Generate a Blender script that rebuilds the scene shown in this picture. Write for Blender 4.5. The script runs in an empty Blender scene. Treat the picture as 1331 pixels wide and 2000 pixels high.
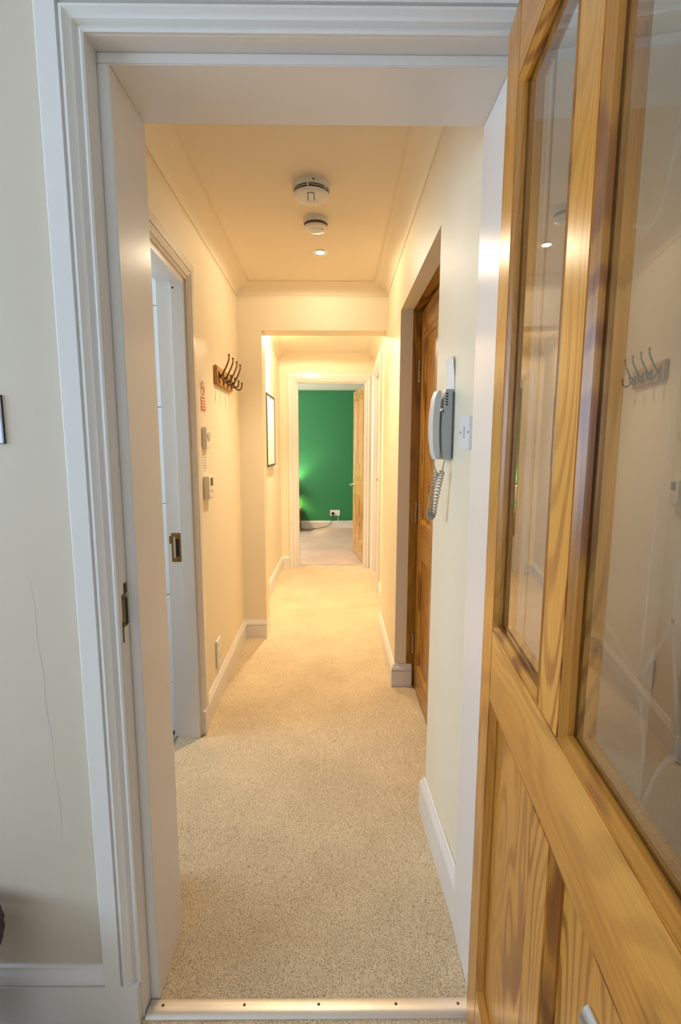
import bpy, bmesh, math, random
import numpy as np
from mathutils import Vector
random.seed(7); rng = np.random.default_rng(7)
S = bpy.context.scene
COL = S.collection
PI = math.pi
R = math.radians

# ------------------------------------------------------------------ camera, light, exposure
cd = bpy.data.cameras.new('camera'); cam = bpy.data.objects.new('camera', cd); COL.objects.link(cam)
cd.sensor_fit = 'VERTICAL'; cd.sensor_height = 36.0; cd.lens = 943.0 / 2000.0 * 36.0; cd.clip_start = 0.02
CAMZ = 1.295
_p, _y, _r = R(7.7068), R(0.4528), R(0.1538)
fw = Vector((math.sin(_y) * math.cos(_p), math.cos(_y) * math.cos(_p), -math.sin(_p)))
rt = Vector((math.cos(_y), -math.sin(_y), 0)); up = rt.cross(fw)
r2 = rt * math.cos(_r) + up * math.sin(_r); u2 = -rt * math.sin(_r) + up * math.cos(_r)
from mathutils import Matrix
M = Matrix((r2, u2, -fw)).transposed().to_4x4(); M.translation = (0, 0, CAMZ)
cam.matrix_world = M
S.camera = cam

W = bpy.data.worlds.new('sky'); S.world = W; W.use_nodes = True
bg = W.node_tree.nodes['Background']; bg.inputs[0].default_value = (0.62, 0.78, 1.0, 1); bg.inputs[1].default_value = 1.2

def area(name, loc, rot, sx, sy, power, col):
    l = bpy.data.lights.new(name, 'AREA'); l.shape = 'RECTANGLE'; l.size = sx; l.size_y = sy
    l.energy = power; l.color = col
    o = bpy.data.objects.new(name, l); COL.objects.link(o); o.location = loc; o.rotation_euler = rot
    return o
DAY = (0.57, 0.74, 1.0)
WARM = (1.0, 0.81, 0.56)
# daylight through the side windows of the three rooms
area('daylight_near_room', (-2.62, -0.15, 1.5), (0, R(-90), 0), 1.3, 1.7, 62, DAY)
area('fill_near_room_back', (-0.55, -2.78, 1.5), (R(90), 0, 0), 2.2, 1.3, 15, DAY)  # added fill behind the camera, brightens the wall seen through the door glass
area('daylight_bathroom', (-2.52, 1.65, 1.55), (0, R(-90), 0), 0.8, 0.8, 32, (0.6, 0.78, 1.0))
area('daylight_green_room', (-2.12, 6.3, 1.45), (0, R(-90), 0), 1.2, 1.3, 66, (1.0, 0.89, 0.76))

S.view_settings.view_transform = 'Standard'
S.view_settings.look = 'None'
S.view_settings.gamma = 1.0
S.view_settings.use_curve_mapping = False
S.view_settings.exposure = 0.22
S.cycles.diffuse_bounces = 4
S.cycles.glossy_bounces = 3
S.cycles.max_bounces = 6
S.cycles.transparent_max_bounces = 8
S.cycles.use_adaptive_sampling = True
S.cycles.adaptive_threshold = 0.06
S.cycles.adaptive_min_samples = 12

# ------------------------------------------------------------------ materials
MATS = {}
def newmat(name):
    m = bpy.data.materials.new(name); m.use_nodes = True
    nt = m.node_tree; b = nt.nodes['Principled BSDF']
    MATS[name] = m
    return m, nt, b
def nd(nt, t, **kw):
    n = nt.nodes.new(t)
    for k, v in kw.items():
        if k in n.inputs: n.inputs[k].default_value = v
        else: setattr(n, k, v)
    return n
def paint(name, col, rough=0.5, var=0.03, bump=0.06, scale=14, spec=0.4):
    m, nt, b = newmat(name)
    tc = nd(nt, 'ShaderNodeTexCoord')
    n = nd(nt, 'ShaderNodeTexNoise', Scale=scale * 0.16, Detail=3.0)
    nt.links.new(tc.outputs['Object'], n.inputs['Vector'])
    mx = nd(nt, 'ShaderNodeMix'); mx.data_type = 'RGBA'
    mx.inputs[6].default_value = (*[c * (1 - var) for c in col], 1); mx.inputs[7].default_value = (*[min(1, c * (1 + var)) for c in col], 1)
    nt.links.new(n.outputs[0], mx.inputs[0]); nt.links.new(mx.outputs[2], b.inputs['Base Color'])
    b.inputs['Roughness'].default_value = rough; b.inputs['Specular IOR Level'].default_value = spec
    if bump > 0.5:
        n2 = nd(nt, 'ShaderNodeTexNoise', Scale=scale * 8.0, Detail=2.0)
        nt.links.new(tc.outputs['Object'], n2.inputs['Vector'])
        bp = nd(nt, 'ShaderNodeBump', Strength=bump, Distance=0.004)
        nt.links.new(n2.outputs[0], bp.inputs['Height']); nt.links.new(bp.outputs[0], b.inputs['Normal'])
    return m
def plain(name, col, rough=0.5, metal=0.0, spec=0.5, emit=None, power=0):
    m, nt, b = newmat(name)
    tc = nd(nt, 'ShaderNodeTexCoord'); n = nd(nt, 'ShaderNodeTexNoise', Scale=60.0, Detail=2.0)
    nt.links.new(tc.outputs['Object'], n.inputs['Vector'])
    mr = nd(nt, 'ShaderNodeMapRange'); mr.inputs[3].default_value = rough * 0.85; mr.inputs[4].default_value = min(1, rough * 1.15)
    nt.links.new(n.outputs[0], mr.inputs[0]); nt.links.new(mr.outputs[0], b.inputs['Roughness'])
    b.inputs['Base Color'].default_value = (*col, 1); b.inputs['Metallic'].default_value = metal
    b.inputs['Specular IOR Level'].default_value = spec
    if emit:
        b.inputs['Emission Color'].default_value = (*emit, 1); b.inputs['Emission Strength'].default_value = power
    return m
def wood(name, axis, light, mid, dark, knots=1.0, rough=0.28, ring=1.0):
    """varnished pine; grain runs along the given local axis"""
    m, nt, b = newmat(name)
    tc = nd(nt, 'ShaderNodeTexCoord'); oi = nd(nt, 'ShaderNodeObjectInfo')
    off = nd(nt, 'ShaderNodeVectorMath'); off.operation = 'SCALE'; off.inputs[0].default_value = (17.3, 9.1, 23.7)
    nt.links.new(oi.outputs['Random'], off.inputs['Scale'])
    add = nd(nt, 'ShaderNodeVectorMath'); add.operation = 'ADD'
    nt.links.new(tc.outputs['Object'], add.inputs[0]); nt.links.new(off.outputs[0], add.inputs[1])
    def stretched(across, along):
        v = nd(nt, 'ShaderNodeVectorMath'); v.operation = 'MULTIPLY'
        s = [across] * 3; s[axis] = along
        v.inputs[1].default_value = s
        nt.links.new(add.outputs[0], v.inputs[0]); return v
    # growth rings: contour lines of a stretched noise
    v1 = stretched(9.0, 2.0)
    n1 = nd(nt, 'ShaderNodeTexNoise', Scale=1.0, Detail=1.0, Roughness=0.4)
    nt.links.new(v1.outputs[0], n1.inputs['Vector'])
    ml = nd(nt, 'ShaderNodeMath'); ml.operation = 'MULTIPLY'; ml.inputs[1].default_value = 85.0 * ring
    nt.links.new(n1.outputs[0], ml.inputs[0])
    sn = nd(nt, 'ShaderNodeMath'); sn.operation = 'SINE'; nt.links.new(ml.outputs[0], sn.inputs[0])
    r1 = nd(nt, 'ShaderNodeMapRange'); r1.inputs[1].default_value = -0.3; r1.inputs[2].default_value = 1.0; r1.interpolation_type = 'SMOOTHSTEP'
    nt.links.new(sn.outputs[0], r1.inputs[0])
    # broad tone and fine fibres
    v2 = stretched(9.0, 0.7); n2 = nd(nt, 'ShaderNodeTexNoise', Scale=1.0, Detail=2.0)
    nt.links.new(v2.outputs[0], n2.inputs['Vector'])
    v3 = stretched(420.0, 7.0); n3 = nd(nt, 'ShaderNodeTexNoise', Scale=1.0, Detail=2.0)
    nt.links.new(v3.outputs[0], n3.inputs['Vector'])
    c1 = nd(nt, 'ShaderNodeMix'); c1.data_type = 'RGBA'; c1.inputs[6].default_value = (*light, 1); c1.inputs[7].default_value = (*mid, 1)
    rr = nd(nt, 'ShaderNodeMapRange'); rr.inputs[1].default_value = 0.36; rr.inputs[2].default_value = 0.64; nt.links.new(n2.outputs[0], rr.inputs[0])
    nt.links.new(rr.outputs[0], c1.inputs[0])
    k1 = nd(nt, 'ShaderNodeMath'); k1.operation = 'MULTIPLY'; nt.links.new(r1.outputs[0], k1.inputs[0])
    rf = nd(nt, 'ShaderNodeMapRange'); rf.inputs[1].default_value = 0.45; rf.inputs[2].default_value = 0.70; rf.inputs[3].default_value = 0.22; rf.inputs[4].default_value = 1.0
    v4 = stretched(5.0, 0.6); n4 = nd(nt, 'ShaderNodeTexNoise', Scale=1.0, Detail=1.0); nt.links.new(v4.outputs[0], n4.inputs['Vector'])
    nt.links.new(n4.outputs[0], rf.inputs[0]); nt.links.new(rf.outputs[0], k1.inputs[1])
    c2 = nd(nt, 'ShaderNodeMix'); c2.data_type = 'RGBA'; c2.inputs[7].default_value = (*dark, 1)
    nt.links.new(c1.outputs[2], c2.inputs[6]); nt.links.new(k1.outputs[0], c2.inputs[0])
    # fibres
    c3 = nd(nt, 'ShaderNodeMix'); c3.data_type = 'RGBA'; c3.blend_type = 'MULTIPLY'; c3.inputs[0].default_value = 0.45
    cr = nd(nt, 'ShaderNodeMapRange'); cr.inputs[1].default_value = 0.3; cr.inputs[2].default_value = 0.7; cr.inputs[3].default_value = 0.55; cr.inputs[4].default_value = 1.1
    nt.links.new(n3.outputs[0], cr.inputs[0]); nt.links.new(c2.outputs[2], c3.inputs[6]); nt.links.new(cr.outputs[0], c3.inputs[7])
    # knots
    vk = stretched(5.5, 2.2); vo = nd(nt, 'ShaderNodeTexVoronoi', Scale=1.0)
    nt.links.new(vk.outputs[0], vo.inputs['Vector'])
    kr = nd(nt, 'ShaderNodeMapRange'); kr.inputs[1].default_value = 0.055; kr.inputs[2].default_value = 0.12; kr.inputs[3].default_value = 0.92 * knots; kr.inputs[4].default_value = 0.0
    nt.links.new(vo.outputs['Distance'], kr.inputs[0])
    c4 = nd(nt, 'ShaderNodeMix'); c4.data_type = 'RGBA'; c4.inputs[7].default_value = (0.075, 0.022, 0.008, 1)
    nt.links.new(kr.outputs[0], c4.inputs[0]); nt.links.new(c3.outputs[2], c4.inputs[6])
    nt.links.new(c4.outputs[2], b.inputs['Base Color'])
    b.inputs['Roughness'].default_value = rough; b.inputs['Specular IOR Level'].default_value = 0.5
    bp = nd(nt, 'ShaderNodeBump', Strength=0.05, Distance=0.002); nt.links.new(n3.outputs[0], bp.inputs['Height']); nt.links.new(bp.outputs[0], b.inputs['Normal'])
    return m

CREAM = paint('cream_wall_paint', (0.83, 0.725, 0.535), 0.5)
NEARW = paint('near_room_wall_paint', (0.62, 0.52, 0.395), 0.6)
CEIL = paint('ceiling_paint', (0.85, 0.75, 0.58), 0.6)
WHITEC = paint('white_ceiling_paint', (0.78, 0.78, 0.78), 0.6)
GLOSS = paint('white_gloss_paint', (0.76, 0.71, 0.65), 0.26, var=0.02, bump=0.03, spec=0.5)
GREEN = paint('green_wall_paint', (0.030, 0.215, 0.085), 0.4)
TILE = paint('white_wall_tile', (0.78, 0.80, 0.84), 0.15, var=0.01, bump=0)
GROUT = paint('grout', (0.5, 0.52, 0.56), 0.8, bump=0.1)
NAVY = paint('navy_floor_tile', (0.012, 0.018, 0.06), 0.25, bump=0)
PL, PM, PD = (0.68, 0.315, 0.055), (0.58, 0.235, 0.028), (0.25, 0.060, 0.008)
PINE_Z = wood('pine_upright', 2, PL, PM, PD)
PINE_X = wood('pine_cross', 0, PL, PM, PD)
BEAD_Z = wood('bead_pine_upright', 2, (0.50, 0.20, 0.025), (0.40, 0.145, 0.014), (0.15, 0.03, 0.003), 0.5, ring=1.3)
BEAD_X = wood('bead_pine_cross', 0, (0.58, 0.25, 0.035), (0.47, 0.18, 0.018), (0.20, 0.045, 0.005), 0.5)
PINE_Y = wood('pine_along', 1, PL, PM, PD)
AMB_Z = wood('amber_pine_upright', 2, (0.45, 0.215, 0.024), (0.36, 0.155, 0.013), (0.17, 0.05, 0.004), 0.8, ring=0.5)
AMB_Y = wood('amber_pine_cross', 1, (0.45, 0.215, 0.024), (0.36, 0.155, 0.013), (0.17, 0.05, 0.004), 0.8, ring=0.5)
PALE_Z = wood('pale_pine_upright', 2, (0.66, 0.38, 0.13), (0.55, 0.28, 0.075), (0.30, 0.12, 0.02), 0.8, ring=0.5)
PALE_X = wood('pale_pine_cross', 0, (0.66, 0.38, 0.13), (0.55, 0.28, 0.075), (0.30, 0.12, 0.02), 0.8, ring=0.5)
RACKW = wood('rack_oak', 1, (0.55, 0.28, 0.06), (0.45, 0.2, 0.04), (0.22, 0.07, 0.01), 0.3)
TABLEW = wood('bedside_wood', 2, (0.42, 0.19, 0.07), (0.34, 0.14, 0.05), (0.16, 0.05, 0.015), 0.2)
BRONZE = plain('antique_bronze', (0.16, 0.095, 0.035), 0.36, 0.85)
BRASS = plain('aged_brass', (0.30, 0.17, 0.045), 0.4, 0.85)
STEEL = plain('satin_steel', (0.70, 0.68, 0.64), 0.25, 1.0)
CHROME = plain('chrome', (0.78, 0.77, 0.76), 0.12, 1.0)
ALU = plain('threshold_aluminium', (0.80, 0.72, 0.62), 0.38, 0.7)
SCREW = plain('screw_head', (0.10, 0.07, 0.05), 0.5, 0.6)
PLAST = plain('white_plastic', (0.78, 0.76, 0.73), 0.32)
CREAMPL = plain('cream_plastic', (0.84, 0.76, 0.62), 0.4)
GREYPL = plain('grey_plastic', (0.40, 0.42, 0.41), 0.4)
GREYD = plain('dark_grey_plastic', (0.10, 0.11, 0.115), 0.45)
SLOT = plain('dark_slot', (0.012, 0.010, 0.008), 0.7)
BLACKPL = plain('black_plastic', (0.012, 0.012, 0.013), 0.4)
DISPLAY = plain('olive_display', (0.075, 0.055, 0.018), 0.2)
RED = plain('sign_red', (0.62, 0.10, 0.05), 0.5)
SIGNW = plain('sign_white', (0.80, 0.72, 0.60), 0.5)
PAPER = plain('paper', (0.84, 0.80, 0.72), 0.7)
INK = plain('ink', (0.22, 0.16, 0.10), 0.7)
FRAMEM = plain('charcoal_frame', (0.035, 0.035, 0.035), 0.4)
PRINT = plain('print_paper', (0.80, 0.78, 0.75), 0.3)
BLUEP = plain('blue_mark', (0.08, 0.12, 0.5), 0.4)
WICKER = plain('dark_wicker', (0.045, 0.020, 0.018), 0.45)
SHADE = plain('lamp_shade_fabric', (0.85, 0.75, 0.5), 0.8)
LENS = plain('lamp_lens', (1, 1, 1), 0.3, emit=(1.0, 0.9, 0.74), power=14)
DIRT = plain('worn_bare_timber', (0.10, 0.055, 0.02), 0.8)
WINF = paint('window_frame_paint', (0.8, 0.8, 0.8), 0.3)

def carpet(name, a, bcol, c):
    m, nt, b = newmat(name)
    tc = nd(nt, 'ShaderNodeTexCoord')
    n = nd(nt, 'ShaderNodeTexNoise', Scale=300.0, Detail=2.0, Roughness=0.7); nt.links.new(tc.outputs['Object'], n.inputs['Vector'])
    cr = nd(nt, 'ShaderNodeValToRGB'); e = cr.color_ramp.elements
    e[0].position = 0.36; e[0].color = (*a, 1); e[1].position = 0.58; e[1].color = (*c, 1)
    k = cr.color_ramp.elements.new(0.46); k.color = (*bcol, 1)
    nt.links.new(n.outputs[0], cr.inputs[0])
    n2 = nd(nt, 'ShaderNodeTexNoise', Scale=3.2, Detail=4.0, Roughness=0.6); nt.links.new(tc.outputs['Object'], n2.inputs['Vector'])
    mr = nd(nt, 'ShaderNodeMapRange'); mr.inputs[1].default_value = 0.3; mr.inputs[2].default_value = 0.7; mr.inputs[3].default_value = 0.86; mr.inputs[4].default_value = 1.06
    nt.links.new(n2.outputs[0], mr.inputs[0])
    mx = nd(nt, 'ShaderNodeMix'); mx.data_type = 'RGBA'; mx.blend_type = 'MULTIPLY'; mx.inputs[0].default_value = 1.0
    nt.links.new(cr.outputs[0], mx.inputs[6]); nt.links.new(mr.outputs[0], mx.inputs[7]); nt.links.new(mx.outputs[2], b.inputs['Base Color'])
    b.inputs['Roughness'].default_value = 0.95; b.inputs['Specular IOR Level'].default_value = 0.1
    b.inputs['Sheen Weight'].default_value = 0.15
    bp = nd(nt, 'ShaderNodeBump', Strength=0.7, Distance=0.006); nt.links.new(n.outputs[0], bp.inputs['Height']); nt.links.new(bp.outputs[0], b.inputs['Normal'])
    return m
CARPET = carpet('beige_carpet', (0.36, 0.245, 0.12), (0.68, 0.52, 0.315), (0.86, 0.69, 0.45))
CARPET2 = carpet('greyed_carpet', (0.46, 0.33, 0.25), (0.64, 0.48, 0.365), (0.73, 0.56, 0.43))

def glassmat(name, tint, ior, rough=0.0):
    m = bpy.data.materials.new(name); m.use_nodes = True; nt = m.node_tree; nt.nodes.clear()
    out = nd(nt, 'ShaderNodeOutputMaterial'); mix = nd(nt, 'ShaderNodeMixShader'); fr = nd(nt, 'ShaderNodeFresnel', IOR=ior)
    tr = nd(nt, 'ShaderNodeBsdfTransparent'); tr.inputs[0].default_value = (*tint, 1)
    gl = nd(nt, 'ShaderNodeBsdfGlossy'); gl.inputs['Color'].default_value = (1, 1, 1, 1)
    tc = nd(nt, 'ShaderNodeTexCoord'); n = nd(nt, 'ShaderNodeTexNoise', Scale=3.0)
    nt.links.new(tc.outputs['Object'], n.inputs['Vector'])
    mr = nd(nt, 'ShaderNodeMapRange'); mr.inputs[3].default_value = rough; mr.inputs[4].default_value = rough + 0.004
    nt.links.new(n.outputs[0], mr.inputs[0]); nt.links.new(mr.outputs[0], gl.inputs['Roughness'])
    # the pane does not refract, so only the entry face reflects (with both faces' share)
    ge = nd(nt, 'ShaderNodeNewGeometry'); inv = nd(nt, 'ShaderNodeMath'); inv.operation = 'SUBTRACT'; inv.inputs[0].default_value = 1.0
    nt.links.new(ge.outputs['Backfacing'], inv.inputs[1])
    mu = nd(nt, 'ShaderNodeMath'); mu.operation = 'MULTIPLY'; nt.links.new(fr.outputs[0], mu.inputs[0]); nt.links.new(inv.outputs[0], mu.inputs[1])
    nt.links.new(mu.outputs[0], mix.inputs[0]); nt.links.new(tr.outputs[0], mix.inputs[1]); nt.links.new(gl.outputs[0], mix.inputs[2])
    nt.links.new(mix.outputs[0], out.inputs[0]); MATS[name] = m
    return m
GLASS = glassmat('door_glass', (0.93, 0.95, 0.94), 2.4)
PANEG = glassmat('window_glass', (0.96, 0.98, 0.98), 1.45)
def etchmat():
    m = bpy.data.materials.new('etched_glass'); m.use_nodes = True; nt = m.node_tree; nt.nodes.clear()
    out = nd(nt, 'ShaderNodeOutputMaterial'); mix = nd(nt, 'ShaderNodeMixShader')
    tr = nd(nt, 'ShaderNodeBsdfTransparent'); df = nd(nt, 'ShaderNodeBsdfDiffuse'); df.inputs[0].default_value = (0.8, 0.74, 0.64, 1)
    tc = nd(nt, 'ShaderNodeTexCoord'); n = nd(nt, 'ShaderNodeTexNoise', Scale=40.0); nt.links.new(tc.outputs['Object'], n.inputs['Vector'])
    mr = nd(nt, 'ShaderNodeMapRange'); mr.inputs[3].default_value = 0.015; mr.inputs[4].default_value = 0.05
    nt.links.new(n.outputs[0], mr.inputs[0]); nt.links.new(mr.outputs[0], mix.inputs[0])
    nt.links.new(tr.outputs[0], mix.inputs[1]); nt.links.new(df.outputs[0], mix.inputs[2]); nt.links.new(mix.outputs[0], out.inputs[0])
    return m
ETCH = etchmat()

# ------------------------------------------------------------------ mesh helpers
def box(bm, x0, x1, y0, y1, z0, z1, bevel=0.0):
    vs = [bm.verts.new(p) for p in ((x0, y0, z0), (x1, y0, z0), (x1, y1, z0), (x0, y1, z0), (x0, y0, z1), (x1, y0, z1), (x1, y1, z1), (x0, y1, z1))]
    fs = [bm.faces.new([vs[i] for i in q]) for q in ((0, 3, 2, 1), (4, 5, 6, 7), (0, 1, 5, 4), (1, 2, 6, 5), (2, 3, 7, 6), (3, 0, 4, 7))]
    if bevel:
        es = {e for f in fs for e in f.edges}
        bmesh.ops.bevel(bm, geom=list(es), offset=bevel, segments=2, affect='EDGES', clamp_overlap=True)
    return bm
def B(*a, bevel=0.0):
    bm = bmesh.new(); 
    if a: box(bm, *a, bevel=bevel)
    return bm
def mk(name, bm, mat, parent=None, smooth=0):
    bmesh.ops.recalc_face_normals(bm, faces=bm.faces[:])
    me = bpy.data.meshes.new(name); bm.to_mesh(me); bm.free()
    me.materials.append(mat)
    if smooth:
        for p in me.polygons: p.use_smooth = True
        me.set_sharp_from_angle(angle=R(smooth))
    o = bpy.data.objects.new(name, me); COL.objects.link(o)
    if parent: o.parent = parent
    return o
def tag(o, label, cat, kind=None, group=None):
    o['label'] = label; o['category'] = cat
    if kind: o['kind'] = kind
    if group: o['group'] = group
    return o
def thing(name, label, cat, loc=(0, 0, 0), rz=0, kind=None, group=None):
    o = bpy.data.objects.new(name, None); COL.objects.link(o); o.empty_display_size = 0.05
    o.location = loc; o.rotation_euler = (0, 0, rz)
    return tag(o, label, cat, kind, group)
def sweep(bm, path, prof, fmap, closed=False):
    n = len(path); P2 = [Vector(p) for p in path]; rings = []
    for i in range(n):
        def nrm(a, b): d = (b - a).normalized(); return Vector((-d.y, d.x))
        if closed: n0, n1 = nrm(P2[i - 1], P2[i]), nrm(P2[i], P2[(i + 1) % n])
        elif i == 0: n0 = n1 = nrm(P2[0], P2[1])
        elif i == n - 1: n0 = n1 = nrm(P2[-2], P2[-1])
        else: n0, n1 = nrm(P2[i - 1], P2[i]), nrm(P2[i], P2[i + 1])
        m = (n0 + n1); m = m / (1 + n0.dot(n1))
        rings.append([bm.verts.new(fmap(*(P2[i] + m * a), b)) for a, b in prof])
    k = len(prof)
    for i in range(n if closed else n - 1):
        A, Bq = rings[i], rings[(i + 1) % n]
        for j in range(k):
            bm.faces.new((A[j], A[(j + 1) % k], Bq[(j + 1) % k], Bq[j]))
    if not closed:
        bm.faces.new(rings[0]); bm.faces.new(list(reversed(rings[-1])))
    return bm
def lathe(bm, prof, fmap, seg=32):
    """prof (r, h); fmap(cx, cy, h)"""
    rings = []
    for r, h in prof:
        if r < 1e-6: rings.append([bm.verts.new(fmap(0, 0, h))])
        else: rings.append([bm.verts.new(fmap(r * math.cos(2 * PI * i / seg), r * math.sin(2 * PI * i / seg), h)) for i in range(seg)])
    for a, b in zip(rings, rings[1:]):
        for i in range(seg):
            j = (i + 1) % seg
            q = [a[i % len(a)], a[j % len(a)], b[j % len(b)], b[i % len(b)]]
            q = list(dict.fromkeys(q))
            if len(q) > 2: bm.faces.new(q)
    if len(rings[0]) > 1: bm.faces.new(rings[0])
    if len(rings[-1]) > 1: bm.faces.new(rings[-1])
    return bm
def tube(bm, pts, rad, seg=8):
    pts = [Vector(p) for p in pts]; n = len(pts)
    rs = rad if isinstance(rad, (list, tuple)) else [rad] * n
    prev = None; rings = []
    for i in range(n):
        t = (pts[min(i + 1, n - 1)] - pts[max(i - 1, 0)]).normalized()
        if prev is None:
            a = Vector((0, 0, 1)) if abs(t.z) < 0.9 else Vector((1, 0, 0)); u = t.cross(a).normalized()
        else: u = (prev - t * prev.dot(t)).normalized()
        prev = u; v = t.cross(u)
        rings.append([bm.verts.new(pts[i] + (u * math.cos(2 * PI * k / seg) + v * math.sin(2 * PI * k / seg)) * rs[i]) for k in range(seg)])
    for a, b in zip(rings, rings[1:]):
        for k in range(seg): bm.faces.new((a[k], a[(k + 1) % seg], b[(k + 1) % seg], b[k]))
    bm.faces.new(rings[0]); bm.faces.new(rings[-1])
    return bm
def ball(bm, c, r, seg=12):
    pr = [(r * math.sin(PI * i / 8), -r * math.cos(PI * i / 8)) for i in range(9)]
    pr[0] = (0, -r); pr[-1] = (0, r)
    return lathe(bm, pr, lambda x, y, h: (c[0] + x, c[1] + y, c[2] + h), seg)
def smoothpath(pts, n=8):
    """Catmull-Rom through the points"""
    P3 = [Vector(p) for p in pts]; out = []
    for i in range(len(P3) - 1):
        p0, p1, p2, p3 = P3[max(i - 1, 0)], P3[i], P3[i + 1], P3[min(i + 2, len(P3) - 1)]
        for k in range(n):
            t = k / n
            out.append(0.5 * ((2 * p1) + (p2 - p0) * t + (2 * p0 - 5 * p1 + 4 * p2 - p3) * t * t + (3 * p1 - p0 - 3 * p2 + p3) * t ** 3))
    out.append(P3[-1]); return out
def struct(name, bm, mat, label, cat, smooth=0):
    return tag(mk(name, bm, mat, None, smooth), label, cat, 'structure')

# ------------------------------------------------------------------ key dimensions
XL, XR = -0.615, 0.316           # hall walls
YW0, YS, YW1 = 0.948, 0.980, 1.142  # near partition: front face, stop, back face
YE0, YE1 = 3.168, 3.318          # cross wall in the hall
XL2, XR2 = -0.592, 0.380         # far hall walls
YD0, YD1 = 5.10, 5.23            # wall with the end doorway
YG = 7.68                        # green wall
LX0, LX1, LZ = -0.437, 0.337, 2.001   # near door lining faces
ZC = 2.29

# ------------------------------------------------------------------ walls of the near room
bm = B(-2.5, LX0 - 0.02, YW0, YW1, 0, 2.5); box(bm, LX1 + 0.02, 0.66, YW0, YW1, 0, 2.5); box(bm, LX0 - 0.02, LX1 + 0.02, YW0, YW1, LZ + 0.02, 2.5)
struct('wall_front', bm, NEARW, 'off-white partition wall around the near doorway', 'wall')
WF = bpy.data.objects['wall_front']
cr_ = [(-0.6165, 1.03), (-0.612, 0.97), (-0.6125, 0.90), (-0.606, 0.83), (-0.607, 0.76), (-0.599, 0.68), (-0.600, 0.61), (-0.594, 0.54), (-0.595, 0.46)]
mk('hairline_crack', sweep(bmesh.new(), cr_, [(0, -.001), (.0007, -.001), (.0007, .0003), (0, .0003)], lambda u, v, b: (u, YW0 - b, v)), GROUT, WF)
bm = B(-2.6, -2.5, -2.7, YW1, 0, 0.85); box(bm, -2.6, -2.5, -2.7, YW1, 2.15, 2.5); box(bm, -2.6, -2.5, -2.7, -1.0, 0.85, 2.15); box(bm, -2.6, -2.5, 0.7, YW1, 0.85, 2.15)
struct('wall_near_left', bm, NEARW, 'near room side wall with the window, left of the camera', 'wall')
struct('wall_near_right', B(0.66, 0.76, -2.7, YW1, 0, 2.5), NEARW, 'near room wall behind the open glazed door', 'wall')
bm = B(-2.6, 0.76, -2.8, -2.7, 0, 0.85); box(bm, -2.6, 0.76, -2.8, -2.7, 2.15, 2.5); box(bm, -2.6, -1.65, -2.8, -2.7, 0.85, 2.15); box(bm, 0.55, 0.76, -2.8, -2.7, 0.85, 2.15)
struct('wall_back', bm, NEARW, 'near room wall behind the camera', 'wall')
struct('ceiling_near_room', B(-2.6, 0.76, -2.8, YW1, 2.5, 2.6), WHITEC, 'plain white ceiling of the near room', 'ceiling')
w1 = thing('window_1', 'white framed window in the near room side wall', 'window', (-2.55, -0.15, 0.85), 0, 'structure')
bm = bmesh.new(); sweep(bm, [(-0.85, 0), (0.85, 0), (0.85, 1.3), (-0.85, 1.3)], [(0, -0.03), (0.05, -0.03), (0.05, 0.03), (0, 0.03)], lambda u, v, b: (b, u, v), True)
mk('frame', bm, WINF, w1); mk('glazing_bar', B(-0.02, 0.02, -0.02, 0.02, 0.05, 1.25), WINF, w1)
for s in (-1, 1): mk('pane', B(-0.003, 0.003, min(s * 0.02, s * 0.80), max(s * 0.02, s * 0.80), 0.05, 1.25), PANEG, w1)

w4 = thing('fill_window', 'wide white framed window added behind the camera for fill light', 'window', (-0.55, -2.75, 0.85), 0, 'structure')  # unseen window added as the opening for the back fill light
bm = bmesh.new(); sweep(bm, [(-1.1, 0), (1.1, 0), (1.1, 1.3), (-1.1, 1.3)], [(0, -0.03), (0.05, -0.03), (0.05, 0.03), (0, 0.03)], lambda u, v, b: (u, b, v), True)
mk('frame', bm, WINF, w4); mk('glazing_bar', B(-0.02, 0.02, -0.02, 0.02, 0.05, 1.25), WINF, w4)
for s in (-1, 1): mk('pane', B(min(s * 0.02, s * 1.05), max(s * 0.02, s * 1.05), -0.003, 0.003, 0.05, 1.25), PANEG, w4)

# ------------------------------------------------------------------ hall walls
BY0, BY1, BZ = 1.30, 2.045, 1.965    # rough opening of the left doorway
bm = B(XL - 0.11, XL, YW1, BY0, 0, ZC); box(bm, XL - 0.11, XL, BY1, YE0, 0, ZC); box(bm, XL - 0.11, XL, BY0, BY1, BZ, ZC)
struct('wall_left', bm, CREAM, 'cream wall on the left of the hall with coat rack', 'wall')
RY0, RY1, RZ = 1.565, 2.495, 1.963   # recess of the right door
bm = bmesh.new()
def prism(bm, pts, z0, z1):
    a = [bm.verts.new((x, y, z0)) for x, y in pts]; b = [bm.verts.new((x, y, z1)) for x, y in pts]; n = len(pts)
    bm.faces.new(a); bm.faces.new(b)
    for i in range(n): bm.faces.new((a[i], a[(i + 1) % n], b[(i + 1) % n], b[i]))
prism(bm, [(0.340, YW1), (XR, RY0), (0.378, RY0), (0.52, RY0), (0.52, YW1)], 0, ZC)
box(bm, XR, 0.378, RY0, RY1, RZ, ZC)
box(bm, 0.378, 0.52, RY0, RY1, RZ + 0.06, ZC)
prism(bm, [(XR, RY1), (XR, YE1), (0.52, YE1), (0.52, RY1 + 0.05), (0.378, RY1 + 0.05), (0.378, RY1)], 0, ZC)
struct('wall_right', bm, CREAM, 'cream wall on the right of the hall with door recess', 'wall')
bm = B(XL - 0.13, -0.477, YE0, YE1, 0, ZC); box(bm, -0.477, XR, YE0, YE1, 2.02, ZC)
struct('wall_end', bm, CREAM, 'cream cross wall with plain square opening in the middle of the hall', 'wall')
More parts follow.
